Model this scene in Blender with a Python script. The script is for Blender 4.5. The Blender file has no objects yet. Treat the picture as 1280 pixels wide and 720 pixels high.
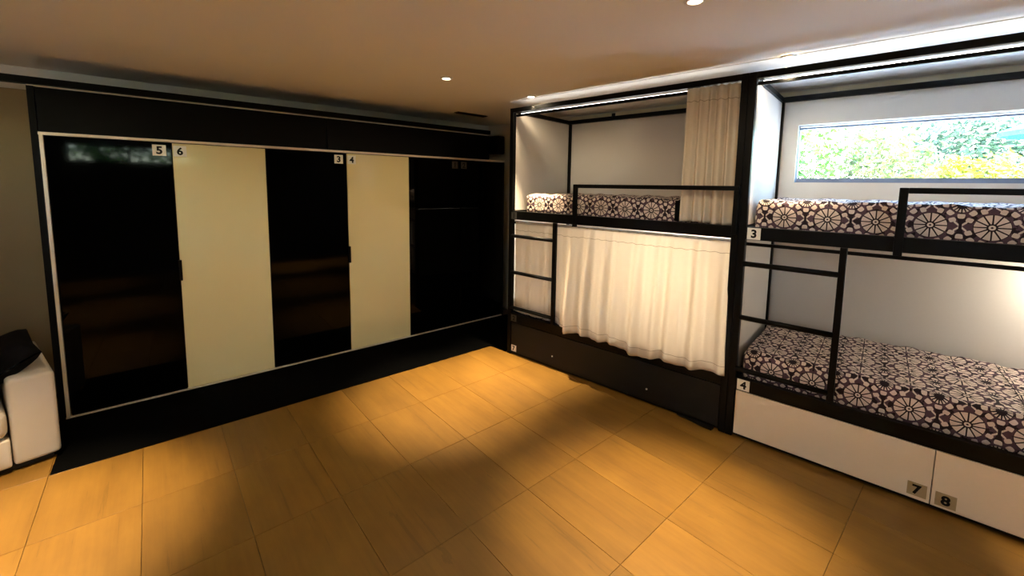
import bpy, math, random
from mathutils import Vector, Matrix
random.seed(7)
PI = math.pi
SC = bpy.context.scene
COL = SC.collection

# ------------------------------------------------------------------ camera
def look(yaw, pitch, roll):
    cy, sy = math.cos(yaw), math.sin(yaw)
    f = Vector((-sy*math.cos(pitch), cy*math.cos(pitch), math.sin(pitch)))
    r0 = Vector((cy, sy, 0)); u0 = r0.cross(f)
    r = r0*math.cos(roll)+u0*math.sin(roll); u = -r0*math.sin(roll)+u0*math.cos(roll)
    return Matrix(((r.x, u.x, -f.x), (r.y, u.y, -f.y), (r.z, u.z, -f.z)))
cam = bpy.data.cameras.new('camera'); camo = bpy.data.objects.new('camera', cam); COL.objects.link(camo)
cam.sensor_width = 36; cam.lens = 36*521.238/1280; cam.shift_y = -74.633/1280; cam.clip_start = .02
camo.matrix_world = Matrix.Translation((-2.6077, -3.0728, 1.6551)) @ look(math.radians(-41.01125), math.radians(-5.84435), math.radians(.81401)).to_4x4()
SC.camera = camo

# ------------------------------------------------------------------ world, sun, exposure
W = bpy.data.worlds.new('sky'); SC.world = W; W.use_nodes = True
nt = W.node_tree; bg = nt.nodes['Background']; sky = nt.nodes.new('ShaderNodeTexSky')
sky.sky_type = 'NISHITA'; sky.sun_disc = False; sky.sun_elevation = math.radians(48); sky.sun_rotation = math.radians(250)
nt.links.new(sky.outputs[0], bg.inputs[0]); bg.inputs[1].default_value = 5.4
sun = bpy.data.lights.new('sun', 'SUN'); sun.energy = 165.0; sun.angle = .01; sun.color = (1, .97, .92)
suno = bpy.data.objects.new('sun', sun); COL.objects.link(suno)
suno.rotation_euler = Vector((.05, .68, -.75)).to_track_quat('-Z', 'Y').to_euler()
vs = SC.view_settings; vs.view_transform = 'Standard'; vs.look = 'None'; vs.gamma = 1; vs.use_curve_mapping = False
vs.exposure = 0.44
SPOT_W, FLOOD_W = 760.0, 14.0
LAMP_COL = (1.0, .78, .48); FLOOD_COL = (1.0, .80, .52)

# ------------------------------------------------------------------ materials
def lin(c):
    c = c/255.0
    return c/12.92 if c <= .04045 else ((c+.055)/1.055)**2.4
def rgb(r, g, b): return (lin(r), lin(g), lin(b), 1)
class Ex:                                              # tiny expression helper over Math nodes
    def __init__(s, t, sock): s.t, s.k = t, sock
    def op(s, name, *o, flip=False):
        n = s.t.nodes.new('ShaderNodeMath'); n.operation = name
        a = [s]+list(o)
        if flip: a = a[::-1]
        for i, x in enumerate(a):
            if isinstance(x, Ex): s.t.links.new(x.k, n.inputs[i])
            else: n.inputs[i].default_value = x
        return Ex(s.t, n.outputs[0])
    def __add__(s, o): return s.op('ADD', o)
    def __sub__(s, o): return s.op('SUBTRACT', o)
    def __mul__(s, o): return s.op('MULTIPLY', o)
    def __truediv__(s, o): return s.op('DIVIDE', o)
    def lt(s, o): return s.op('LESS_THAN', o)
    def gt(s, o): return s.op('GREATER_THAN', o)
    def f(s, name, *o): return s.op(name, *o)
def new_mat(name):
    m = bpy.data.materials.new(name); m.use_nodes = True
    return m, m.node_tree, m.node_tree.nodes['Principled BSDF']
def mat(name, col, rough=.5, spec=.5, metal=0, noise=None, bump=None, coat=0, emis=None):
    m, t, b = new_mat(name)
    b.inputs['Base Color'].default_value = col; b.inputs['Roughness'].default_value = rough
    b.inputs['Specular IOR Level'].default_value = spec; b.inputs['Metallic'].default_value = metal
    b.inputs['Coat Weight'].default_value = coat
    tc = t.nodes.new('ShaderNodeTexCoord')
    if noise:
        n = t.nodes.new('ShaderNodeTexNoise'); n.inputs['Scale'].default_value = noise[0]; n.inputs['Detail'].default_value = 4
        t.links.new(tc.outputs['Object'], n.inputs['Vector'])
        mx = t.nodes.new('ShaderNodeMix'); mx.data_type = 'RGBA'
        k = noise[1]
        mx.inputs[6].default_value = tuple(c*(1-k) for c in col[:3])+(1,); mx.inputs[7].default_value = tuple(min(1, c*(1+k)) for c in col[:3])+(1,)
        t.links.new(n.outputs[0], mx.inputs[0]); t.links.new(mx.outputs[2], b.inputs['Base Color'])
    if bump:
        n = t.nodes.new('ShaderNodeTexNoise'); n.inputs['Scale'].default_value = bump[0]; n.inputs['Detail'].default_value = 5
        t.links.new(tc.outputs['Object'], n.inputs['Vector'])
        bp = t.nodes.new('ShaderNodeBump'); bp.inputs['Strength'].default_value = bump[1]; bp.inputs['Distance'].default_value = .004
        t.links.new(n.outputs[0], bp.inputs['Height']); t.links.new(bp.outputs[0], b.inputs['Normal'])
    if emis:
        b.inputs['Emission Color'].default_value = emis[0]; b.inputs['Emission Strength'].default_value = emis[1]
    return m
M = {}
M['wall'] = mat('wall_paint', rgb(214, 208, 198), .8, .3, noise=(3, .04), bump=(120, .05))
M['ceiling'] = mat('ceiling_paint', rgb(243, 240, 235), .85, .2, noise=(1.2, .02), bump=(90, .04))
M['ceiling_white'] = mat('white_ceiling_board', rgb(250, 249, 247), .8, .2)
M['dark_wall'] = mat('dark_wall_paint', rgb(44, 36, 30), .8, .2, noise=(3, .06))
M['olive_wall'] = mat('warm_grey_wall_paint', rgb(136, 116, 82), .8, .3, noise=(3, .05), bump=(120, .05))
M['mortar'] = mat('tile_joint', rgb(52, 32, 13), .8, .2)
M['black_metal'] = mat('black_powder_coat', rgb(3, 3, 3), .42, .14, bump=(300, .03))
M['black_board'] = mat('black_board', rgb(17, 15, 13), .5, .25, noise=(30, .15))
M['black_gloss'] = mat('black_glass_front', rgb(2, 2, 2), .045, .11)
M['cream_gloss'] = mat('cream_glass_front', rgb(222, 208, 156), .06, .4)
M['black_matte'] = mat('black_matte_board', rgb(3, 3, 3), .55, .1)
M['white_board'] = mat('white_melamine', rgb(222, 216, 208), .27, .4, noise=(60, .02))
M['drawer_white'] = mat('white_drawer_front', rgb(224, 206, 180), .35, .4, noise=(60, .02))
M['trim'] = mat('champagne_aluminium', rgb(214, 200, 180), .35, .5, metal=.2)
M['trunk'] = mat('cream_plastic', rgb(226, 216, 186), .5, .4)
M['rug'] = mat('black_carpet', rgb(7, 7, 7), 1.0, 0.0, noise=(200, .4), bump=(900, .6))
M['sofa'] = mat('cream_leather', rgb(198, 188, 172), .5, .35, noise=(12, .04), bump=(160, .12))
M['black_cloth'] = mat('black_cloth', rgb(8, 8, 9), .9, .1, bump=(80, .3))
M['tag_white'] = mat('white_number_plate', rgb(232, 228, 216), .5, .3)
M['tag_tan'] = mat('clear_tape_plate', rgb(164, 142, 104), .35, .5, noise=(40, .08))
M['tag_grey'] = mat('grey_number_plate', rgb(60, 58, 55), .6, .3)
M['ink'] = mat('black_ink', rgb(8, 8, 8), .6, .2)
M['chrome'] = mat('brushed_chrome', rgb(200, 200, 200), .25, .5, metal=1)
M['bulb'] = mat('lamp_glass', rgb(255, 240, 210), .3, .5, emis=((1, .82, .55, 1), 30))
M['reading'] = mat('reading_lamp_glass', rgb(255, 240, 210), .3, .5, emis=((1, .88, .66, 1), 12))
M['frame_white'] = mat('white_window_frame', rgb(228, 230, 234), .4, .4)
M['frame_grey'] = mat('blue_grey_window_frame', rgb(118, 126, 146), .5, .3)
M['reveal'] = mat('grey_window_reveal', rgb(62, 62, 68), .7, .2)
M['led'] = mat('led_strip_glow', rgb(255, 245, 230), .5, .3, emis=((1, .95, .86, 1), 11))  # glow of the added strips that brighten the ceiling
M['bark'] = mat('bark', rgb(120, 92, 74), .9, .1, noise=(12, .25))
M['ground'] = mat('pale_paving', rgb(206, 210, 216), .9, .1, noise=(4, .08))  # unseen ground, made pale to bounce sunlight up to the ceiling
M['blue'] = mat('blue_tarp', rgb(40, 190, 225), .6, .3)
def leaf_mat(name, c1, c2):
    m, t, b = new_mat(name)
    n = t.nodes.new('ShaderNodeTexNoise'); n.inputs['Scale'].default_value = 2.2; n.inputs['Detail'].default_value = 6
    tc = t.nodes.new('ShaderNodeTexCoord'); t.links.new(tc.outputs['Object'], n.inputs['Vector'])
    r = t.nodes.new('ShaderNodeValToRGB'); r.color_ramp.elements[0].color = c1; r.color_ramp.elements[1].color = c2
    r.color_ramp.elements[0].position = .35; r.color_ramp.elements[1].position = .65
    t.links.new(n.outputs[0], r.inputs[0]); t.links.new(r.outputs[0], b.inputs['Base Color'])
    b.inputs['Roughness'].default_value = .5
    tr = t.nodes.new('ShaderNodeBsdfTranslucent'); t.links.new(r.outputs[0], tr.inputs[0])
    mx = t.nodes.new('ShaderNodeMixShader'); mx.inputs[0].default_value = .35
    t.links.new(b.outputs[0], mx.inputs[1]); t.links.new(tr.outputs[0], mx.inputs[2])
    t.links.new(mx.outputs[0], t.nodes['Material Output'].inputs[0])
    return m
M['leaf_green'] = leaf_mat('leaf_green', rgb(14, 58, 3), rgb(58, 104, 10))
M['leaf_lime'] = leaf_mat('leaf_lime', rgb(70, 84, 6), rgb(132, 124, 24))
M['leaf_pale'] = leaf_mat('leaf_pale', rgb(30, 56, 24), rgb(100, 104, 56))
M['leaf_blue'] = leaf_mat('leaf_blue', rgb(22, 46, 34), rgb(58, 80, 58))
def cloth_mat():
    m, t, b = new_mat('white_cotton')
    b.inputs['Base Color'].default_value = rgb(230, 219, 203); b.inputs['Roughness'].default_value = .85; b.inputs['Specular IOR Level'].default_value = .1
    n = t.nodes.new('ShaderNodeTexNoise'); n.inputs['Scale'].default_value = 350
    bp = t.nodes.new('ShaderNodeBump'); bp.inputs['Strength'].default_value = .12; bp.inputs['Distance'].default_value = .002
    t.links.new(n.outputs[0], bp.inputs['Height']); t.links.new(bp.outputs[0], b.inputs['Normal'])
    tr = t.nodes.new('ShaderNodeBsdfTranslucent'); tr.inputs[0].default_value = rgb(246, 238, 224)
    mx = t.nodes.new('ShaderNodeMixShader'); mx.inputs[0].default_value = .45
    t.links.new(b.outputs[0], mx.inputs[1]); t.links.new(tr.outputs[0], mx.inputs[2])
    t.links.new(mx.outputs[0], t.nodes['Material Output'].inputs[0])
    return m
M['cotton'] = cloth_mat()
def glass_mat():
    m, t, b = new_mat('window_glass')
    t.nodes.remove(b)
    g = t.nodes.new('ShaderNodeBsdfGlossy'); g.inputs['Roughness'].default_value = .02
    tr = t.nodes.new('ShaderNodeBsdfTransparent'); tr.inputs[0].default_value = (.93, .98, .97, 1)
    mx = t.nodes.new('ShaderNodeMixShader'); mx.inputs[0].default_value = .05
    t.links.new(tr.outputs[0], mx.inputs[1]); t.links.new(g.outputs[0], mx.inputs[2])
    t.links.new(mx.outputs[0], t.nodes['Material Output'].inputs[0])
    return m
M['glass'] = glass_mat()
def tile_mat():
    m, t, b = new_mat('travertine_tile')
    oi = t.nodes.new('ShaderNodeObjectInfo'); tc = t.nodes.new('ShaderNodeTexCoord')
    def noise(sx, sy, scale, detail, off):
        mp = t.nodes.new('ShaderNodeMapping'); mp.inputs['Scale'].default_value = (sx, sy, 1)
        t.links.new(tc.outputs['Object'], mp.inputs['Vector'])
        add = t.nodes.new('ShaderNodeVectorMath'); add.operation = 'ADD'
        mul = t.nodes.new('ShaderNodeMath'); mul.operation = 'MULTIPLY'; mul.inputs[1].default_value = 173.0+off
        t.links.new(oi.outputs['Random'], mul.inputs[0])
        t.links.new(mp.outputs[0], add.inputs[0]); t.links.new(mul.outputs[0], add.inputs[1])
        n = t.nodes.new('ShaderNodeTexNoise'); n.inputs['Scale'].default_value = scale; n.inputs['Detail'].default_value = detail
        n.inputs['Roughness'].default_value = .6
        t.links.new(add.outputs[0], n.inputs['Vector'])
        return Ex(t, n.outputs[0])
    broad = noise(1, .35, 7, 4, 0); streak = noise(1, .035, 42, 5, 31); stain = noise(1, .25, 14, 3, 77)
    r = t.nodes.new('ShaderNodeValToRGB'); e = r.color_ramp.elements
    e[0].position = .25; e[0].color = rgb(92, 63, 20); e[1].position = .7; e[1].color = rgb(118, 85, 32)
    k = broad*.65+streak*.35
    t.links.new(k.k, r.inputs[0])
    dark = streak.lt(.34)*.14+stain.lt(.29)*.14
    tint = (Ex(t, oi.outputs['Random'])-.5)*.26+1.0
    val = tint-dark
    hs = t.nodes.new('ShaderNodeHueSaturation'); t.links.new(r.outputs[0], hs.inputs['Color']); t.links.new(val.k, hs.inputs['Value'])
    t.links.new(hs.outputs[0], b.inputs['Base Color'])
    b.inputs['Roughness'].default_value = .45; b.inputs['Specular IOR Level'].default_value = .3
    bp = t.nodes.new('ShaderNodeBump'); bp.inputs['Strength'].default_value = .05; bp.inputs['Distance'].default_value = .003
    t.links.new(streak.k, bp.inputs['Height']); t.links.new(bp.outputs[0], b.inputs['Normal'])
    return m
M['tile'] = tile_mat()
def mandala_mat():
    m, t, b = new_mat('mandala_print_cotton')
    uv = t.nodes.new('ShaderNodeUVMap'); sp = t.nodes.new('ShaderNodeSeparateXYZ'); t.links.new(uv.outputs[0], sp.inputs[0])
    U, V = Ex(t, sp.outputs[0]), Ex(t, sp.outputs[1]); P = .215
    def cell(off):
        x = ((U/P+off).f('FRACT')-.5)*P; y = ((V/P+off).f('FRACT')-.5)*P
        r = (x*x+y*y).f('SQRT'); th = y.f('ARCTAN2', x)
        return r, th
    def arc(r, th, n): return r*((th*(n/2.0)).f('SINE').f('ABSOLUTE'))*(2.0/n)      # distance to the nearest of n spokes
    def between(r, a, c): return r.gt(a)*r.lt(c)
    ra, ta = cell(.0); rb, tb = cell(.5)
    a12 = arc(ra, ta, 12)
    wheel = between(ra, .019, .062)*a12.gt(.0029)
    hub = between(ra, .0045, .012)
    a8 = arc(ra, ta+PI/8, 8); q = (ra-.084)/.0125; p_ = a8/.0105
    ringa = (q*q*q*q+p_*p_*p_*p_).lt(1.0)
    b16 = arc(rb, tb, 16)
    star = between(rb, .004, .037)*b16.gt(.0024)
    b8 = arc(rb, tb, 8); q2 = (rb-.057)/.0115; p2 = b8/.0115
    ringb = (q2*q2*q2*q2+p2*p2*p2*p2).lt(1.0)
    def cell2(ox, oy):
        x = ((U/P+ox).f('FRACT')-.5)*P; y = ((V/P+oy).f('FRACT')-.5)*P
        return x.f('ABSOLUTE'), y.f('ABSOLUTE')
    def cross(x, y): return (x-y).f('ABSOLUTE').lt(.0055)*x.gt(.006)*x.lt(.024)
    ros = cross(*cell2(.5, 0.)).f('MAXIMUM', cross(*cell2(0., .5)))
    cream = ros.f('MAXIMUM', wheel).f('MAXIMUM', hub).f('MAXIMUM', ringa).f('MAXIMUM', star).f('MAXIMUM', ringb)
    mauve = between(ra, .064, .1).f('MAXIMUM', between(rb, .038, .062))
    n = t.nodes.new('ShaderNodeTexNoise'); n.inputs['Scale'].default_value = 25; n.inputs['Detail'].default_value = 4
    t.links.new(uv.outputs[0], n.inputs['Vector'])
    def mix(f, a, c):
        x = t.nodes.new('ShaderNodeMix'); x.data_type = 'RGBA'; t.links.new(f.k, x.inputs[0])
        for i, v in ((6, a), (7, c)):
            if isinstance(v, tuple): x.inputs[i].default_value = v
            else: t.links.new(v, x.inputs[i])
        return x.outputs[2]
    nz = Ex(t, n.outputs[0])
    base = mix(mauve*nz.gt(.45), rgb(32, 19, 26), rgb(80, 59, 70))
    light = mix(nz, rgb(194, 174, 160), rgb(220, 204, 194))
    col = mix(cream, base, light)
    t.links.new(col, b.inputs['Base Color']); b.inputs['Roughness'].default_value = .75; b.inputs['Specular IOR Level'].default_value = .2
    n2 = t.nodes.new('ShaderNodeTexNoise'); n2.inputs['Scale'].default_value = 9; n2.inputs['Detail'].default_value = 3; t.links.new(uv.outputs[0], n2.inputs['Vector'])
    bp = t.nodes.new('ShaderNodeBump'); bp.inputs['Strength'].default_value = .5; bp.inputs['Distance'].default_value = .012
    t.links.new(n2.outputs[0], bp.inputs['Height']); t.links.new(bp.outputs[0], b.inputs['Normal'])
    return m
M['mandala'] = mandala_mat()

# ------------------------------------------------------------------ frames and mesh helpers
# a frame is a rotation about z through the world origin: the room grid, the wardrobe line, the bunk line
ROOM, WARD, BUNK = 0.0, -.018244, .128376          # bunk frame: x = depth into the bunk, y = -s (s runs along the bunk front)
def to_world(fr, p): return Matrix.Rotation(fr, 4, 'Z') @ Vector(p)
def tag(o, label=None, cat=None, group=None, kind=None):
    if label: o['label'] = label
    if cat: o['category'] = cat
    if group: o['group'] = group
    if kind: o['kind'] = kind
    return o
def empty(name, fr, p, label, cat, group=None, rz=0):
    o = bpy.data.objects.new(name, None); COL.objects.link(o); o.empty_display_size = .1
    o.location = to_world(fr, p); o.rotation_euler = (0, 0, fr+rz); o['off'] = 0
    del o['off']; OFF[o.name] = Vector(p)
    return tag(o, label, cat, group)
OFF = {}
class MB:
    def __init__(s): s.v, s.f, s.m, s.uv = [], [], [], None
    def box(s, x0, x1, y0, y1, z0, z1, mi=0):
        x0, x1 = sorted((x0, x1)); y0, y1 = sorted((y0, y1)); z0, z1 = sorted((z0, z1))
        i = len(s.v)
        s.v += [(x0, y0, z0), (x1, y0, z0), (x1, y1, z0), (x0, y1, z0), (x0, y0, z1), (x1, y0, z1), (x1, y1, z1), (x0, y1, z1)]
        for q in ((0, 3, 2, 1), (4, 5, 6, 7), (0, 1, 5, 4), (1, 2, 6, 5), (2, 3, 7, 6), (3, 0, 4, 7)):
            s.f.append([i+k for k in q]); s.m.append(mi)
        return s
    def sbox(s, n0, n1, s0, s1, z0, z1, mi=0): return s.box(n0, n1, -s0, -s1, z0, z1, mi)
    def prism(s, pts, z0, z1, mi=0):                  # outline in xy, counter-clockwise
        i = len(s.v); n = len(pts)
        s.v += [(x, y, z0) for x, y in pts]+[(x, y, z1) for x, y in pts]
        s.f.append([i+k for k in range(n)][::-1]); s.f.append([i+n+k for k in range(n)]); s.m += [mi, mi]
        for k in range(n):
            s.f.append([i+k, i+(k+1) % n, i+n+(k+1) % n, i+n+k]); s.m.append(mi)
        return s
    def tube(s, a, b, r, n=10, mi=0, r2=None):
        a, b = Vector(a), Vector(b); d = (b-a).normalized(); r2 = r if r2 is None else r2
        u = d.orthogonal().normalized(); w = d.cross(u); i = len(s.v)
        for p, rr in ((a, r), (b, r2)):
            for k in range(n):
                t = 2*PI*k/n; s.v.append(tuple(p+u*math.cos(t)*rr+w*math.sin(t)*rr))
        for k in range(n): s.f.append([i+k, i+(k+1) % n, i+n+(k+1) % n, i+n+k]); s.m.append(mi)
        s.f.append([i+k for k in range(n)][::-1]); s.f.append([i+n+k for k in range(n)]); s.m += [mi, mi]
        return s
    def lathe(s, prof, c=(0, 0, 0), n=28, mi=0):      # closed profile of (radius, z)
        i = len(s.v); m = len(prof)
        for k in range(n):
            t = 2*PI*k/n
            for r, z in prof: s.v.append((c[0]+r*math.cos(t), c[1]+r*math.sin(t), c[2]+z))
        for k in range(n):
            for j in range(m):
                a = i+k*m+j; b = i+k*m+(j+1) % m; c2 = i+((k+1) % n)*m+(j+1) % m; d = i+((k+1) % n)*m+j
                s.f.append([a, d, c2, b]); s.m.append(mi)
        return s
    def grid(s, fn, nu, nv, mi=0):
        i = len(s.v)
        for a in range(nu+1):
            for b in range(nv+1): s.v.append(tuple(fn(a/nu, b/nv)))
        for a in range(nu):
            for b in range(nv):
                k = i+a*(nv+1)+b; s.f.append([k, k+nv+1, k+nv+2, k+1]); s.m.append(mi)
        return s
    def build(s, name, mats, parent=None, fr=ROOM, at=None, bevel=0, seg=2, smooth=False):
        if not isinstance(mats, (list, tuple)): mats = [mats]
        if parent is not None: off = OFF[parent.name]
        else: off = Vector(at) if at else Vector((0, 0, 0))
        me = bpy.data.meshes.new(name)
        me.from_pydata([tuple(Vector(v)-off) for v in s.v], [], s.f)
        for m_ in mats: me.materials.append(M[m_] if isinstance(m_, str) else m_)
        me.polygons.foreach_set('material_index', s.m)
        if s.uv: 
            l = me.uv_layers.new(name='UVMap')
            for lp in me.loops: l.data[lp.index].uv = s.uv[lp.vertex_index]
        if smooth: me.polygons.foreach_set('use_smooth', [True]*len(me.polygons))
        me.update()
        o = bpy.data.objects.new(name, me); COL.objects.link(o)
        if parent is not None: o.parent = parent; OFF[o.name] = Vector(off)
        else: o.location = to_world(fr, off); o.rotation_euler = (0, 0, fr); OFF[o.name] = Vector(off)
        if bevel:
            bv = o.modifiers.new('bevel', 'BEVEL'); bv.width = bevel; bv.segments = seg; bv.limit_method = 'ANGLE'
        return o
def struct(name, mb, mats, fr=ROOM, **k): return tag(mb.build(name, mats, None, fr, **k), kind='structure')
def digit_shape(ch):
    cu = bpy.data.curves.new('t', 'FONT'); cu.body = ch; cu.size = 1; cu.offset = .04; cu.resolution_u = 3
    o = bpy.data.objects.new('t', cu); COL.objects.link(o); bpy.context.view_layer.update()
    me = bpy.data.meshes.new_from_object(o.evaluated_get(bpy.context.evaluated_depsgraph_get()))
    vs_ = [tuple(v.co) for v in me.vertices]; fs = [list(p.vertices) for p in me.polygons]
    bpy.data.objects.remove(o); bpy.data.curves.remove(cu); bpy.data.meshes.remove(me)
    xs = [v[0] for v in vs_]; ys = [v[1] for v in vs_]
    cx, cy, h = (min(xs)+max(xs))/2, (min(ys)+max(ys))/2, max(ys)-min(ys)
    return [((v[0]-cx)/h, (v[1]-cy)/h) for v in vs_], fs
DIG = {c: digit_shape(c) for c in '12345678'}
def number_tag(ch, plane, a0, a1, z0, z1, parent, plate='tag_white', ink='ink', frame='bunk'):
    """plate flush on a front plane; frame 'bunk' = plane is depth n, a = s; 'ward' = plane is y, a = x"""
    mb = MB(); th = .0015
    ca, cz = (a0+a1)/2, (z0+z1)/2; h = (z1-z0)*.74
    if frame == 'bunk': mb.sbox(plane-th, plane, a0, a1, z0, z1); P3 = lambda u, v: (plane-th-.0006, -(ca+u), cz+v)
    else: mb.box(a0, a1, plane-th, plane, z0, z1); P3 = lambda u, v: (ca+u, plane-th-.0006, cz+v)
    pts, fs = DIG[ch]; i = len(mb.v)
    mb.v += [P3(u*h, v*h) for u, v in pts]
    for f in fs: mb.f.append([i+k for k in f]); mb.m.append(1)
    return mb.build('number_tag', [plate, ink], parent)

# ------------------------------------------------------------------ the room
def wd(x, y): v = to_world(WARD, (x, y, 0)); return (v.x, v.y)
def bk(s, n): v = to_world(BUNK, (n, -s, 0)); return (v.x, v.y)
HC = 2.45; NW = 1.09                                   # ceiling height, inner face of the window wall in bunk depth
fl = struct('floor', MB().box(-5.0, 1.9, -5.3, 1.9, -.12, -.004), 'mortar')
tile_me = None; k = 0
for ix in range(-4, 9):
    for iy in range(-2, 9):
        cx = -3.122+.3985*(ix+.5); cy = .259-.598*(iy-.5)-.598
        corners = [(cx+a*.2, cy+b*.3) for a in (-1, 1) for b in (-1, 1)]
        cb, sb = math.cos(BUNK), math.sin(BUNK)
        if any(x < -4.72 or x*cb+y*sb > NW-.01 or y < -4.99 or y+.018*x > 1.46 for x, y in corners): continue
        if tile_me is None:
            mb = MB(); a, b = .1984, .2982; c = .0012
            mb.prism([(-a, -b), (a, -b), (a, b), (-a, b)], -.006, -c)
            i = len(mb.v); mb.f.pop(1); mb.m.pop(1)
            mb.v += [(-a+c, -b+c, 0), (a-c, -b+c, 0), (a-c, b-c, 0), (-a+c, b-c, 0)]
            for q in range(4): mb.f.append([4+q, 4+(q+1) % 4, i+(q+1) % 4, i+q]); mb.m.append(0)
            mb.f.append([i, i+1, i+2, i+3]); mb.m.append(0)
            t0 = mb.build('floor_tile', 'tile', fl); tile_me = t0.data
        else:
            t0 = bpy.data.objects.new('floor_tile', tile_me); COL.objects.link(t0); t0.parent = fl
        t0.location = (cx, cy, random.uniform(-.0006, 0))
struct('ceiling', MB().prism([(-5.04, -5.2), bk(5.25, NW+.098), bk(-1.7, NW+.098), (-5.04, 1.68)], HC, HC+.15), 'ceiling')
struct('ceiling_bunks', MB().sbox(.035, NW-.001, -.01, 5.05, HC-.005, HC-.0005), 'ceiling_white', BUNK)
struct('wall_back', MB().box(-5.0, 1.75, 1.50, 1.66, 0, HC), 'wall', WARD)
struct('wall_panel', MB().box(-4.83, -3.235, 1.485, 1.4995, .002, 2.29), 'olive_wall', WARD)  # darker sheet over the left of the back wall, up to the beam
LX = -4.85; ly0, ly1, lz0, lz1 = -4.4, -.7, 1.78, 2.22
mb = MB(); mb.box(LX-.2, LX, -5.25, ly0, 0, HC); mb.box(LX-.2, LX, ly1, 1.62, 0, HC); mb.box(LX-.2, LX, ly0, ly1, 0, lz0); mb.box(LX-.2, LX, ly0, ly1, lz1, HC)
struct('wall_left', mb, 'wall')
struct('roof', MB().prism([(-8.2, -6.6), bk(6.6, NW+.12), bk(-1.8, NW+.12), (-8.2, 1.8)], HC+.151, HC+.27), 'wall')  # unseen roof, wide overhangs added to keep sun and sky off the windows
# window wall with its opening (bunk frame)
WS0, WS1, WZ0, WZ1 = 2.15, 3.86, 1.712, 2.15
mb = MB(); mb.sbox(NW, NW+.10, -1.75, WS0, 0, HC); mb.sbox(NW, NW+.10, WS1, 4.2, 0, HC); mb.sbox(NW, NW+.10, 4.2, 5.0, 0, .95); mb.sbox(NW, NW+.10, 4.2, 5.0, 2.25, HC); mb.sbox(NW, NW+.10, 5.0, 5.4, 0, HC); mb.sbox(NW, NW+.10, WS0, WS1, 0, WZ0); mb.sbox(NW, NW+.10, WS0, WS1, WZ1, HC)
struct('wall_right', mb, 'wall', BUNK)
def window(name, fr, mkbox, a0, a1, z0, z1, d0, fw, mull):
    mb = MB()
    for q in ((a0, a0+fw*.4, z0, z1), (a1-fw*.4, a1, z0, z1), (a0, a1, z0, z0+fw), (a0, a1, z1-fw*.35, z1)): mkbox(mb, d0, d0+.05, *q)
    root = struct(name, mb, 'frame_grey', fr)
    for x in mull: 
        b = MB(); mkbox(b, d0+.005, d0+.045, x-.018, x+.018, z0+fw, z1-fw*.35); b.build('mullion', 'frame_grey', root)
    xs = [a0+fw*.4]+sorted(mull)+[a1-fw*.4]
    for x0, x1 in zip(xs, xs[1:]):
        b = MB(); mkbox(b, d0+.022, d0+.027, x0, x1, z0+fw*.9, z1-fw*.3); b.build('pane', 'glass', root)
    return root
window('window_1', BUNK, lambda m, d0, d1, a0, a1, z0, z1: m.sbox(d0, d1, a0, a1, z0, z1), WS0, WS1, WZ0, WZ1, NW+.045, .036, [])
window('window_4', BUNK, lambda m, d0, d1, a0, a1, z0, z1: m.sbox(d0, d1, a0, a1, z0, z1), 4.2, 5.0, .95, 2.25, NW+.045, .036, [])  # unseen window, added to bring more daylight to the ceiling
# wall behind the camera with a shallow high window
FY = -5.0; fx0, fx1, fz0, fz1 = -3.82, -1.90, 1.95, 2.24
mb = MB(); mb.box(-5.0, fx0, FY-.2, FY, 0, HC); mb.box(fx1, 1.9, FY-.2, FY, 0, HC); mb.box(fx0, fx1, FY-.2, FY, 0, fz0); mb.box(fx0, fx1, FY-.2, FY, fz1, HC)
struct('wall_front', mb, 'dark_wall')
window('window_2', ROOM, lambda m, d0, d1, a0, a1, z0, z1: m.box(a0, a1, FY-.05-(d0-0), FY-.05-(d1-0), z0, z1), fx0, fx1, fz0, fz1, .05, .03, [-3.06, -2.42])
window('window_3', ROOM, lambda m, d0, d1, a0, a1, z0, z1: m.box(LX-.05-d0, LX-.05-d1, a0, a1, z0, z1), ly0, ly1, lz0, lz1, .05, .03, [-3.2, -1.9])  # unseen window, added so ground bounce lights the ceiling
# cable trunking along the top of the window wall
mb = MB(); mb.sbox(NW-.03, NW, .0, .50, 2.385, 2.43); mb.sbox(NW-.03, NW, .545, 4.1, 2.385, 2.43)
tr = struct('trim_1', mb, 'trunk', BUNK, bevel=.003)
b = MB(); b.sbox(NW-.022, NW, .50, .545, 2.388, 2.427); b.build('joint_cover', 'black_board', tr)
# ------------------------------------------------------------------ black carpet in front of the wardrobes
rug = MB().prism([wd(-3.122, .207), wd(-.03, .207), bk(.0, .0), bk(.0, NW-.02), bk(-.75, NW-.02), wd(.72, .935), wd(-3.30, .935), wd(-3.30, .45), wd(-3.122, .45)], .0004, .004)
tag(rug.build('carpet_strip', 'rug'), 'matte black carpet strip on the tiled floor along the wardrobe fronts', 'rug')

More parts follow.
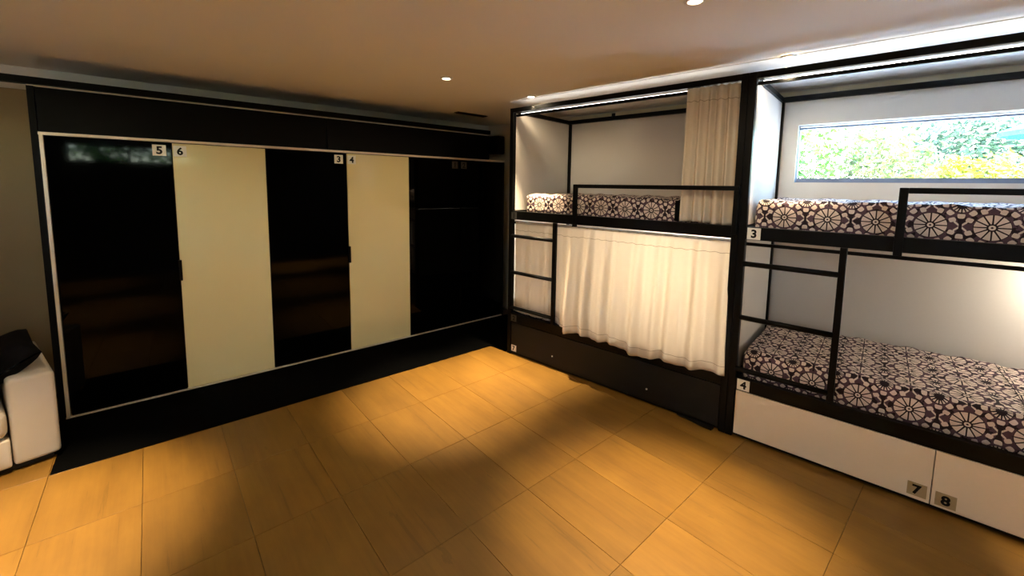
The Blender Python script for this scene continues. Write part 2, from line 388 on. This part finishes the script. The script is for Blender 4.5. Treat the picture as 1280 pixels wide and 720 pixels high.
# ------------------------------------------------------------------ wardrobes
DY = .95; XE = [-3.12, -2.478, -1.865, -1.195, -.558, .078, .700]; ZT = 1.938
doors = ['black_gloss', 'cream_gloss', 'black_gloss', 'cream_gloss', 'black_gloss', 'black_gloss']
info = [('5', '6', 'wardrobe beside the sofa with one black and one cream glass door'),
        ('3', '4', 'middle wardrobe of the row with one black and one cream glass door'),
        ('1', '2', 'wardrobe with two plain black glass doors nearest the bunk beds')]
for u in range(3):
    x0, x1, x2 = XE[2*u], XE[2*u+1], XE[2*u+2]
    root = empty('wardrobe', WARD, ((x0+x2)/2, DY+.3, 0), info[u][2], 'wardrobe', 'row of glossy wardrobes')
    c = MB(); c.box(x0+.001, x0+.018, DY+.025, 1.48, .014, ZT); c.box(x2-.019, x2-.001, DY+.025, 1.48, .014, ZT)
    c.box(x0+.018, x2-.019, DY+.025, 1.48, .014, .05); c.box(x0+.018, x2-.019, DY+.025, 1.48, ZT-.018, ZT); c.box(x0+.018, x2-.019, 1.462, 1.48, .05, ZT-.018)
    c.build('carcass', 'black_matte', root)
    for j, (a, b_) in enumerate(((x0, x1), (x1, x2))):
        d = MB(); d.box(a+.0025, b_-.0025, DY, DY+.02, .016, ZT-.003)
        do = d.build('door', doors[2*u+j], root, bevel=.0015)
        plate, ink = ('tag_grey', 'ink') if u == 2 else ('tag_white', 'ink')
        e0 = (b_-.112, b_-.034) if j == 0 else (a+.008, a+.086)
        number_tag(info[u][j], DY-.0002, e0[0], e0[1], 1.838, 1.918, do, plate, ink, 'ward')
        if j == 1 and u < 2:
            h = MB(); h.box(a-.006, a+.014, DY-.022, DY-.0002, .89, 1.05); h.build('handle', 'black_metal', do, bevel=.003)
# outer casing and pale edging of the wardrobe run
cs = struct('trim_2', MB().box(-3.178, -3.147, DY-.005, 1.49, 0, 2.25).box(.702, .722, DY+.0, 1.49, 0, ZT), 'black_matte', WARD)
tb = struct('trim_3', MB().box(-3.146, .722, DY-.012, DY+.02, ZT+.002, ZT+.021).box(-3.143, -3.1245, DY-.012, DY+.02, .006, ZT+.002).box(-3.146, .700, DY-.012, DY+.02, 0.004, .013), 'trim', WARD, bevel=.001)
ups = [(-3.146, -1.372, 'black overhead cupboard above the wardrobes, beside the sofa end'), (-1.366, .492, 'black overhead cupboard above the wardrobes, nearer the bunk beds')]
for a, b_, lab in ups:
    root = empty('overhead_cupboard', WARD, ((a+b_)/2, DY+.3, ZT+.021), lab, 'cupboard', 'cupboards above the wardrobes')
    MB().box(a, b_, DY+.022, 1.48, ZT+.022, 2.244).build('carcass', 'black_matte', root)
    MB().box(a+.003, b_-.003, DY, DY+.02, ZT+.024, 2.242).build('front_panel', 'black_matte', root, bevel=.002)
struct('trim_4', MB().box(-4.7, .47, DY-.045, DY+.015, 2.252, 2.296), 'black_matte', WARD, bevel=.002)
struct('trim_5', MB().box(-3.176, .47, DY-.01, DY+.012, 2.2455, 2.2512), 'trim', WARD)

# ------------------------------------------------------------------ bunk beds
LEN, PW = 2.003, .042
def bunk(s0, label, second):
    root = empty('bunk_bed', BUNK, (.5, -(s0+LEN/2), 0), label, 'bunk bed', 'black steel bunk beds')
    s1 = s0+LEN; bm = 'black_metal'
    for n0 in (0, .94):
        for a in (s0, s1-PW):
            MB().sbox(n0, n0+PW, a, a+PW, 0, 2.375).build('post', bm, root, bevel=.002)
    a, b = s0+PW, s1-PW
    def rail(name, n0, n1, sa, sb, z0, z1): return MB().sbox(n0, n1, sa, sb, z0, z1).build(name, bm, root, bevel=.002)
    rail('top_rail', 0, PW, a, b, 2.335, 2.3745); rail('top_rail', .94, .98, a, b, 2.336, 2.3745)
    for x in (s0, s1-PW): rail('top_rail', PW, .94, x+.004, x+.038, 2.337, 2.3735)
    for z0, z1 in ((1.333, 1.414), (.33, .414)):
        rail('bed_rail', 0, PW, a, b, z0, z1); rail('bed_rail', .94, .98, a, b, z0, z1)
        for x in (s0, s1-PW): rail('bed_rail', PW, .94, x+.004, x+.038, z0, z1)
        MB().sbox(PW, .94, a, b, z1-.05, z1-.032).build('bed_base', 'black_board', root)
    for z in (2.305, 1.288):
        r = MB(); r.sbox(.058, .078, s0+.02, s1-.02, z, z+.02)
        for x in (s0+.012, s1-.032): r.sbox(.03, .06, x, x+.02, z, z+.02)
        r.build('curtain_rod', bm, root, bevel=.002)
    g0 = s0+.742
    g = MB(); g.sbox(-.028, -.0005, g0, g0+.036, 1.318, 1.673); g.sbox(-.028, -.0005, g0+.036, s1-.006, 1.643, 1.673); g.sbox(-.028, -.0005, s1-.036, s1-.006, 1.36, 1.643)
    g.build('guard_rail', bm, root, bevel=.003)
    l0 = s0+.522
    ld = MB().sbox(.0, .03, l0, l0+.034, .415, 1.332).build('ladder', bm, root, bevel=.003)
    for z in (1.175, .82, .47):
        r = MB(); r.tube((.006, -(s0+PW-.006), z), (.006, -(l0+.004), z), .0165, 12); r.build('rung', bm, ld, smooth=True)
    for x in (s0, s1-PW):
        for z0, z1 in ((.42, 1.325), (1.42, 2.33)):
            MB().sbox(PW+.002, .938, x+.012, x+.028, z0, z1).build('side_panel', 'white_board', root)
    if second:
        p = MB(); c0, c1, cz0, cz1 = 2.17, 3.84, 1.712, 2.155
        p.sbox(.985, 1.0, s0+.003, c0, .33, 2.37).sbox(.985, 1.0, c1, s1-.003, .33, 2.37).sbox(.985, 1.0, c0, c1, .33, cz0).sbox(.985, 1.0, c0, c1, cz1, 2.37)
        bp_ = p.build('back_panel', 'white_board', root)
        q = MB(); q.sbox(1.0, NW-.001, c0-.012, c1+.012, cz0-.012, cz0).sbox(1.0, NW-.001, c0-.012, c1+.012, cz1, cz1+.012).sbox(1.0, NW-.001, c0-.012, c0, cz0, cz1).sbox(1.0, NW-.001, c1, c1+.012, cz0, cz1)
        q.build('window_reveal', 'reveal', bp_)
    else:
        MB().sbox(.985, 1.0, s0+.003, s1-.003, .33, 2.37).build('back_panel', 'white_board', root)
    # drawers under the lower bed
    k0, k1 = s0+PW+.008, s1-PW-.004
    if second:
        mid = 3.0145
        for j, (u0, u1) in enumerate(((k0, mid-.002), (mid+.002, k1))):
            dr = MB().sbox(.0, .018, u0, u1, .028, .326).sbox(.018, .7, u0+.02, u1-.02, .05, .27).build('drawer', 'drawer_white', root, bevel=.0015)
            if j == 0: number_tag('7', -.0002, 2.925, 3.0, .046, .118, dr, 'tag_tan')
            else: number_tag('8', -.0002, 3.031, 3.108, .040, .112, dr, 'tag_tan')
        number_tag('3', -.0002, 2.077, 2.152, 1.336, 1.410, root)
        number_tag('4', -.0002, 2.081, 2.154, .336, .408, root)
    else:
        dr = MB().sbox(.004, .022, k0, k1, .028, .322).sbox(.022, .7, k0+.02, k1-.02, .05, .27).build('drawer', 'black_board', root, bevel=.0015)
        for ss in (.573, 1.467): 
            b_ = MB(); b_.tube((.004, -ss, .118), (-.002, -ss, .118), .007, 10); b_.build('screw_cap', 'tag_white', dr)
        number_tag('7', .0038, s0+PW+.012, s0+PW+.075, .034, .096, dr)
        number_tag('1', -.0002, s0+.034, s0+.1, 1.337, 1.404, root, 'tag_grey')
        number_tag('2', -.0002, s0+.05, s0+.118, .338, .402, root, 'tag_grey')
        f = MB(); f.prism([(.01, -1.70), (.0, -1.72), (-.01, -1.80), (-.032, -1.89), (-.034, -1.95), (.01, -1.955)][::-1], .001, .016)
        f.build('loose_skirting', 'black_board', root)
        tk = MB().sbox(.044, .054, a+.004, b-.004, 1.310, 1.322); tk.build('curtain_track', 'frame_white', root)
    sk = MB().sbox(.03, .05, a, b, .001, .0275); sk.build('plinth', 'black_board', root)
    return root
bunk(.022, 'black steel bunk bed with white curtains and a dark drawer, beside the wardrobes', False)
bunk(2.027, 'black steel bunk bed under the window with white drawers and open lower bed', True)

# ------------------------------------------------------------------ mattresses in printed covers
def mattress(s0, s1, n0, n1, z0, z1, label, seed):
    rng = random.Random(seed); ph = [rng.uniform(0, 6) for _ in range(6)]
    mb = MB(); mb.uv = []
    R = .035
    # profile round the cross-section (n,z): bottom front -> up the front -> over the top -> down the back
    prof = [(n0+.02, z0), (n0, z0+.02)]
    K = 5
    prof += [(n0, z0+.02+(z1-R-z0-.02)*k/4) for k in range(1, 5)]
    prof += [(n0+R-R*math.cos(PI/2*k/K), z1-R+R*math.sin(PI/2*k/K)) for k in range(1, K+1)]
    prof += [(n0+R+(n1-n0-2*R)*k/22, z1) for k in range(1, 23)]
    prof += [(n1-R+R*math.sin(PI/2*k/K), z1-R+R*math.cos(PI/2*k/K)) for k in range(1, K+1)]
    prof += [(n1, z0+.02), (n1-.02, z0)]
    L = [0]
    for p, q in zip(prof, prof[1:]): L.append(L[-1]+math.hypot(q[0]-p[0], q[1]-p[1]))
    NS = 90
    cn, cz = (n0+n1)/2, (z0+z1)/2
    for i in range(NS+1):
        t = i/NS
        x = s0+(s1-s0)*t
        # rounded ends: shrink the section close to each end
        e = min(x-s0, s1-x); sh = 1.0
        if e < R: sh = 1-(1-math.sqrt(max(0, 1-(1-e/R)**2)))*1.0
        for j, (n, z) in enumerate(prof):
            d = R*(1-sh)
            nn = n+(d if n < cn-.1 else (-d if n > cn+.1 else 0)); zz = z-(d if z > cz else 0)
            w = .004*math.sin(x*23+ph[0]+n*9)+.003*math.sin(x*51+ph[1]+n*31)+.003*math.sin(n*37+ph[2]+x*5)
            if z > z1-.01: zz += w
            if n < n0+.02 and z > z0+.03: nn += .6*w+.003*math.sin(x*90+z*60+ph[3])
            mb.v.append((nn, -x, zz)); mb.uv.append((x, L[j]))
    m = len(prof)
    for i in range(NS):
        for j in range(m-1):
            k = i*m+j; mb.f.append([k, k+1, k+m+1, k+m]); mb.m.append(0)
    for i in (0, NS):
        f = [i*m+j for j in range(m)]; mb.f.append(f if i else f[::-1]); mb.m.append(0)
    for i in range(NS):
        k = i*m; mb.f.append([k+m, k+m+m-1, k+m-1, k]); mb.m.append(0)
    for f in mb.f: f.reverse()
    o = mb.build('mattress', 'mandala', None, BUNK, at=(cn, -(s0+s1)/2, z0), smooth=True)
    return tag(o, label, 'mattress', 'mattresses in mandala print covers')
mattress(.150, 1.93, .09, .925, 1.383, 1.578, 'mandala print mattress on the upper bunk beside the white curtain', 1)
mattress(.12, 1.93, .10, .925, .384, .585, 'mandala print mattress on the lower bunk, hidden behind the long white curtain', 2)
mattress(2.092, 3.93, .088, .925, 1.383, 1.586, 'mandala print mattress on the upper bunk below the bright window', 3)
mattress(2.088, 3.93, .062, .925, .384, .590, 'mandala print mattress on the open lower bunk above the white drawers', 4)
sm = MB(); sm.grid(lambda u, v: (.14+.76*u, -(3.3125+.006*math.sin(u*5)+.004*(v-.5)), .5975), 20, 1)
sm.build('sheet_seam', 'black_cloth', bpy.data.objects['mattress.003'])
# black cloth hanging beside the upper mattress
mb = MB(); mb.grid(lambda u, v: (.066+.006*math.sin(u*9), -(1.585+.10*u), 1.416+.148*v), 10, 6)
o = mb.build('black_towel', 'black_cloth', None, BUNK, at=(.066, -1.635, 1.416), smooth=True)
sd = o.modifiers.new('t', 'SOLIDIFY'); sd.thickness = .008
tag(o, 'black cloth hanging against the upper mattress next to the gathered curtain', 'cloth')

# ------------------------------------------------------------------ curtains
def curtain(name, sfun, zt, zb, nfun, nu, nv, seams, label, at):
    mb = MB()
    mb.grid(lambda u, v: (nfun(u, v), -sfun(u, v), zb(u)+(zt(u)-zb(u))*v), nu, nv)
    o = mb.build(name, 'cotton', None, BUNK, at=at, smooth=True)
    sd = o.modifiers.new('t', 'SOLIDIFY'); sd.thickness = .0015
    tag(o, label, 'curtain', 'white cotton curtains on the first bunk')
    for v0, dv in seams:                              # stitched hem lines, standing slightly proud
        sm = MB(); sm.grid(lambda u, v: (nfun(u, v0+dv*(v-.5))-.0022, -sfun(u, v0+dv*(v-.5)), zb(u)+(zt(u)-zb(u))*(v0+dv*(v-.5))), nu, 1)
        so = sm.build('hem_seam', 'trim_cloth', o, smooth=True)
    return o
M['trim_cloth'] = mat('stitched_hem', rgb(176, 160, 136), .9, .1)
def fold(x, amps): return sum(a*math.sin(x*w+p) for a, w, p in amps)
# upper curtain, gathered against the middle post
UA = [(.019, 2*PI*5.6, .4), (.006, 2*PI*9.3, 1.1)]
def up_s(u, v): 
    g = u**.8 if v > .8 else u
    return (1.640+.335*u)*(1)+(.018*(1-v)*(0.5-u)*-1)
def up_n(u, v):
    k = .35+.65*min(1, (1-v)*3+.25)
    if u < .35: k *= .35+.65*(u/.35)
    return .032+k*fold(u, UA)
curtain('curtain', up_s, lambda u: 2.338-.008*u+.004*math.sin(u*50), lambda u: 1.418+.006*math.sin(u*6), up_n, 120, 40, [(.90, .004)],
        'short gathered white curtain tied at the upper bunk against the middle post', (.05, -1.81, 1.9))
# lower curtain, drawn along the whole lower bunk, hem swinging out over the rail right of the ladder
LAMP = [(.017, 2*PI*13.0, .3), (.009, 2*PI*21.7, 1.7), (.006, 2*PI*4.1, 2.2)]
def lo_s(u, v): 
    s = .070+1.905*u
    return s+(.035*(1-v)*max(0, (u-.8)/.2))
def lo_n(u, v):
    s = .070+1.905*u
    out = max(0, min(1, (s-.60)/.12)); out = out*out*(3-2*out)
    k = .25+.75*min(1, (1-v)*2.2)
    base = .046-out*(.075*min(1, (1-v)*1.25)+.012)
    amp = k*(.55+.45*out)
    x = base+amp*fold(u, LAMP)
    if s < .62: x = max(x, .040)
    return min(x, .057-.0*v)
def lo_b(u):
    s = .070+1.905*u
    out = max(0, min(1, (s-.58)/.08))
    return (1-out)*.420+out*(.392+.016*math.sin(s*7.5+.3)+.012*math.sin(s*17))
curtain('curtain', lo_s, lambda u: 1.312+.003*math.sin(u*160), lo_b, lo_n, 300, 44, [(.905, .004), (.07, .004)],
        'long white curtain drawn across the lower bunk behind the ladder', (.04, -1.02, .9))

# reading lamps on the back panels of the lower beds
def reading_lamp(ss, z, w, label, reach=.12):
    root = empty('reading_lamp', BUNK, (.984, -ss, z), label, 'lamp', 'reading lamps of the lower beds')
    MB().tube((.984, -ss, z), (.962, -ss, z), .03, 16).build('wall_plate', 'chrome', root)
    MB().tube((.962, -ss, z), (.984-reach+.04, -ss, z+.01), .008, 8).build('arm', 'chrome', root)
    MB().tube((.984-reach+.04, -ss, z+.01), (.984-reach, -ss, z+.01), .02, 16, r2=.032).build('lamp_shade', 'reading', root)
    rl = bpy.data.lights.new('reading_light', 'POINT'); rl.energy = w; rl.color = (1, .90, .74); rl.shadow_soft_size = .03
    ro = bpy.data.objects.new('reading_light', rl); COL.objects.link(ro); ro.parent = root; ro.location = (-reach-.045, 0, .01)
reading_lamp(1.45, 1.02, 44, 'small reading lamp glowing behind the long lower curtain', .30)
reading_lamp(3.72, 1.15, 19, 'small reading lamp over the open lower bunk')

# unseen light strips added on the upper curtain rods to brighten the ceiling
for a, b, lab in ((.10, 1.97, 'thin LED strip on the upper curtain rod of the curtained bunk'), (2.09, 3.96, 'thin LED strip on the upper curtain rod of the window bunk')):
    root = empty('led_strip', BUNK, (.068, -(a+b)/2, 2.3252), lab, 'light strip', 'light strips on top of the bunks')
    MB().sbox(.060, .076, a, b, 2.3252, 2.3268).build('channel', 'black_metal', root)
    MB().sbox(.062, .074, a+.004, b-.004, 2.3269, 2.3284).build('diffuser', 'led', root)

# ------------------------------------------------------------------ ceiling downlights
def downlight(x, y, label, power=1.0, flood=1.0, HC=HC):
    root = empty('downlight', ROOM, (x, y, HC), label, 'ceiling light', 'recessed ceiling downlights')
    MB().lathe([(.030, HC-.012), (.046, HC-.006), (.046, HC-.0005), (.028, HC-.0005)], (x, y, 0)).build('trim_ring', 'frame_white', root, smooth=True)
    MB().lathe([(.0005, HC-.008), (.0285, HC-.008), (.0285, HC-.001), (.0005, HC-.001)], (x, y, 0)).build('bulb', 'bulb', root)
    for nm, e, size, bl, col in (('spot_light', SPOT_W*power, 44, 1.0, LAMP_COL), ('flood_light', FLOOD_W*flood, 168, .5, FLOOD_COL)):
        l = bpy.data.lights.new(nm, 'SPOT'); l.energy = e; l.spot_size = math.radians(size); l.spot_blend = bl; l.color = col; l.shadow_soft_size = .025
        o = bpy.data.objects.new(nm, l); COL.objects.link(o); o.parent = root; o.location = (0, 0, -.016)
downlight(-.883, -.319, 'recessed ceiling downlight in the middle of the room, in front of the cream doors')
downlight(.008, -.300, 'recessed ceiling downlight by the corner of the curtained bunk', .8)
downlight(.313, -2.201, 'recessed ceiling downlight above the middle post of the bunk beds', .8, 1.3, HC-.005)
downlight(-.817, -2.173, 'recessed ceiling downlight at the top edge of the picture', .86, 1.9)
downlight(-3.20, -.30, 'recessed ceiling downlight over the floor in front of the sofa', 1.1)
downlight(.50, -4.05, 'recessed ceiling downlight near the far end of the window bunk', 1.3)
downlight(-.72, -4.05, 'recessed ceiling downlight in the room behind the window bunk', 1.9)

downlight(-3.25, -2.15, 'recessed ceiling downlight over the open floor beside the camera')  # out of view, added so its floor pool brightens the ceiling
downlight(-3.60, -4.05, 'recessed ceiling downlight in the corner behind the camera', .7)  # another added lamp out of view, for bounce onto the ceiling

# ceiling vent
root = empty('ceiling_vent', ROOM, (.19, .865, HC), 'slim black slot vent in the ceiling above the wardrobes', 'vent')
MB().box(-.02, .39, .825, .905, HC-.008, HC-.0005).build('frame', 'black_metal', root, bevel=.003)
for k in range(3): MB().box(-.005, .375, .836+k*.022, .848+k*.022, HC-.014, HC-.008).build('slat', 'black_metal', root)

# speaker on the window wall past the bunk end
root = empty('wall_speaker', BUNK, (NW, 1.10, 2.18), 'black loudspeaker mounted high on the wall in the dark corner', 'speaker')
MB().sbox(.93, 1.06, -1.22, -1.02, 2.06, 2.29).build('cabinet', 'black_board', root, bevel=.015)
MB().sbox(1.06, NW-.001, -1.15, -1.09, 2.13, 2.21).build('bracket', 'black_metal', root)
MB().tube((.932, 1.12, 2.13), (.924, 1.12, 2.13), .058, 24).build('woofer', 'black_metal', root)
MB().tube((.932, 1.12, 2.235), (.925, 1.12, 2.235), .026, 20).build('tweeter', 'black_metal', root)

# ------------------------------------------------------------------ sofa
SR = math.radians(13)
sroot = bpy.data.objects.new('sofa', None); COL.objects.link(sroot); sroot.location = (-3.088, .462, 0); sroot.rotation_euler = (0, 0, SR)
tag(sroot, 'cream leather sofa with a square arm beside the wardrobes', 'sofa'); OFF[sroot.name] = Vector((0, 0, 0))
SX = -1.5
MB().box(-.185, 0, 0, .80, .035, .535).build('arm', 'sofa', sroot, bevel=.022, seg=4, smooth=True)
MB().box(SX, SX+.185, 0, .80, .035, .535).build('arm', 'sofa', sroot, bevel=.022, seg=4, smooth=True)
MB().box(SX+.19, -.19, .0, .78, .035, .20).build('seat_base', 'sofa', sroot, bevel=.012, seg=3, smooth=True)
MB().box(SX+.195, -.192, -.015, .56, .205, .375).build('seat_cushion', 'sofa', sroot, bevel=.05, seg=5, smooth=True)
MB().box(SX+.195, -.192, .57, .78, .205, .74).build('backrest', 'sofa', sroot, bevel=.05, seg=5, smooth=True)
MB().box(SX+.03, -.03, .03, .77, .0045, .034).build('plinth', 'black_board', sroot)
# black cushion slumped over the arm
def cushion(name, size, th, loc, rot, label):
    mb = MB()
    for sgn in (1, -1):
        def fn(u, v, sgn=sgn):
            x, y = u*2-1, v*2-1
            h = th*.5*(max(0, 1-x**4)*max(0, 1-y**4))**.5
            p = 1+.05*(abs(x*y))
            return (x*size[0]/2*p, y*size[1]/2*p, sgn*(h+.004)+.008*math.sin(x*5+y*3))
        i = len(mb.f); mb.grid(fn, 18, 18)
        if sgn < 0:
            for f in mb.f[i:]: f.reverse()
    o = mb.build(name, 'black_cloth', smooth=True)
    o.location = loc; o.rotation_euler = rot
    return tag(o, label, 'cushion')
cushion('cushion', (.50, .46), .17, (-3.43, .70, .548), (math.radians(4), math.radians(-24), math.radians(13)), 'black cushion slumped against the arm of the cream sofa')

# ------------------------------------------------------------------ garden outside the window
struct('wall_garden', MB().box(-11.2, -11, -12, 8, -.14, 3.2), 'dark_wall')  # unseen wall, added to block low sky light at the left window
struct('ground', MB().box(-14, 22, -20, 14, -.6, -.14), 'ground')
def leafy(name, fr, p, crowns, n, size, mat_, label, trunk=.05):
    root = empty(name, fr, p, label, 'tree' if trunk > .06 else 'shrub', 'garden plants outside the window')
    rng = random.Random(hash((round(p[0]*10), round(p[1]*10))) & 0xffff)
    mb = MB()
    for (cx, cy, cz, rx, rz) in crowns:
        for _ in range(n//len(crowns)):
            while True:
                d = Vector((rng.uniform(-1, 1), rng.uniform(-1, 1), rng.uniform(-1, 1)))
                if .35 < d.length < 1: break
            lump = 1+.16*math.sin(d.x*7+d.z*5)+.1*math.sin(d.y*11)
            c = Vector((p[0]+cx+d.x*rx*lump, p[1]+cy+d.y*rx*lump, p[2]+cz+d.z*rz*lump))
            a = Vector((rng.gauss(0, 1), rng.gauss(0, 1), rng.gauss(0, .6))).normalized()
            b = a.orthogonal().normalized(); q = rng.random()*6.28; w = (b*math.cos(q)+a.cross(b)*math.sin(q))
            s_ = size*rng.uniform(.6, 1.3); i = len(mb.v); nrm = a.cross(w)
            mb.v += [tuple(c-a*s_), tuple(c+w*s_*.42+nrm*s_*.1), tuple(c+a*s_), tuple(c-w*s_*.42+nrm*s_*.1)]
            mb.f += [[i, i+1, i+2], [i, i+2, i+3]]; mb.m += [0, 0]
    mb.build('foliage', mat_, root)
    t = MB(); top = max(c[2] for c in crowns)
    t.tube(p, (p[0]+.05, p[1]+.03, p[2]+top*.55), trunk, 8, r2=trunk*.7); t.tube((p[0]+.05, p[1]+.03, p[2]+top*.55), (p[0]-.08, p[1]+.2, p[2]+top), trunk*.7, 8, r2=trunk*.25)
    t.tube((p[0]+.05, p[1]+.03, p[2]+top*.5), (p[0]+.1, p[1]-.35, p[2]+top*.95), trunk*.55, 8, r2=trunk*.2)
    t.build('trunk', 'bark', root)
    return root
G = -.14
leafy('garden_shrub', BUNK, (5.0, -1.55, G), [(0, 0, 2.1, .72, .95), (.1, .5, 1.5, .8, 1.0)], 5200, .05, 'leaf_green', 'bright green shrub at the sofa-side end of the window view')
leafy('garden_shrub', BUNK, (6.0, -2.55, G), [(0, 0, 2.2, .7, .75), (.2, -.4, 1.5, .8, .9)], 5200, .05, 'leaf_pale', 'pale yellow flowering shrub in the middle of the window view')
leafy('garden_shrub', BUNK, (4.6, -3.45, G), [(0, 0, 1.65, .55, .6), (.2, -.45, 1.5, .6, .75)], 5200, .045, 'leaf_lime', 'lime yellow shrub close outside the window')
leafy('garden_tree', BUNK, (9.5, 0.1, G), [(0, 0, 3.2, 1.5, 1.6), (.2, .9, 2.2, 1.3, 1.6)], 6500, .085, 'leaf_blue', 'blue green tree behind the bright green shrub', .11)
leafy('garden_tree', BUNK, (11.2, -3.6, G), [(0, 0, 3.1, 1.6, 1.7), (-.2, -.6, 2.0, 1.2, 1.5)], 6500, .085, 'leaf_blue', 'grey green tree behind the pale flowering shrub', .11)
leafy('garden_tree', BUNK, (8.6, -6.4, G), [(0, 0, 3.3, 1.1, 1.3), (.3, -.7, 2.2, 1.2, 1.4)], 5200, .085, 'leaf_pale', 'pale tree with a bare trunk at the edge of the window view', .12)
leafy('garden_tree', BUNK, (8.5, 4.2, G), [(0, 0, 2.9, 1.6, 1.9)], 4500, .09, 'leaf_green', 'green tree beyond the wall behind the curtained bunk', .11)
leafy('garden_tree', ROOM, (-3.6, -9.6, G), [(-.9, 0, 2.3, 1.5, 1.5), (1.0, 0, 2.4, 1.5, 1.6), (2.4, .2, 2.2, 1.2, 1.4)], 9000, .09, 'leaf_green', 'green tree outside the shallow window behind the camera', .11)

# blue parasol standing in the garden
root = empty('garden_parasol', BUNK, (7.4, -4.62, G), 'bright blue parasol in the garden at the edge of the window view', 'parasol')
MB().tube((7.4, -4.62, G), (7.4, -4.62, 2.95), .025, 10).build('pole', 'chrome', root)
cn = MB(); i0 = 0
cn.v = [(7.4, -4.62, 2.92)]+[(7.4+.62*math.cos(a*PI/4), -4.62+.62*math.sin(a*PI/4), 2.62) for a in range(8)]+[(7.4+.62*math.cos(a*PI/4), -4.62+.62*math.sin(a*PI/4), 2.54) for a in range(8)]
for a in range(8):
    b = (a+1) % 8; cn.f += [[0, 1+a, 1+b], [1+a, 9+a, 9+b, 1+b]]; cn.m += [0, 0]
cn.build('canopy', 'blue', root)
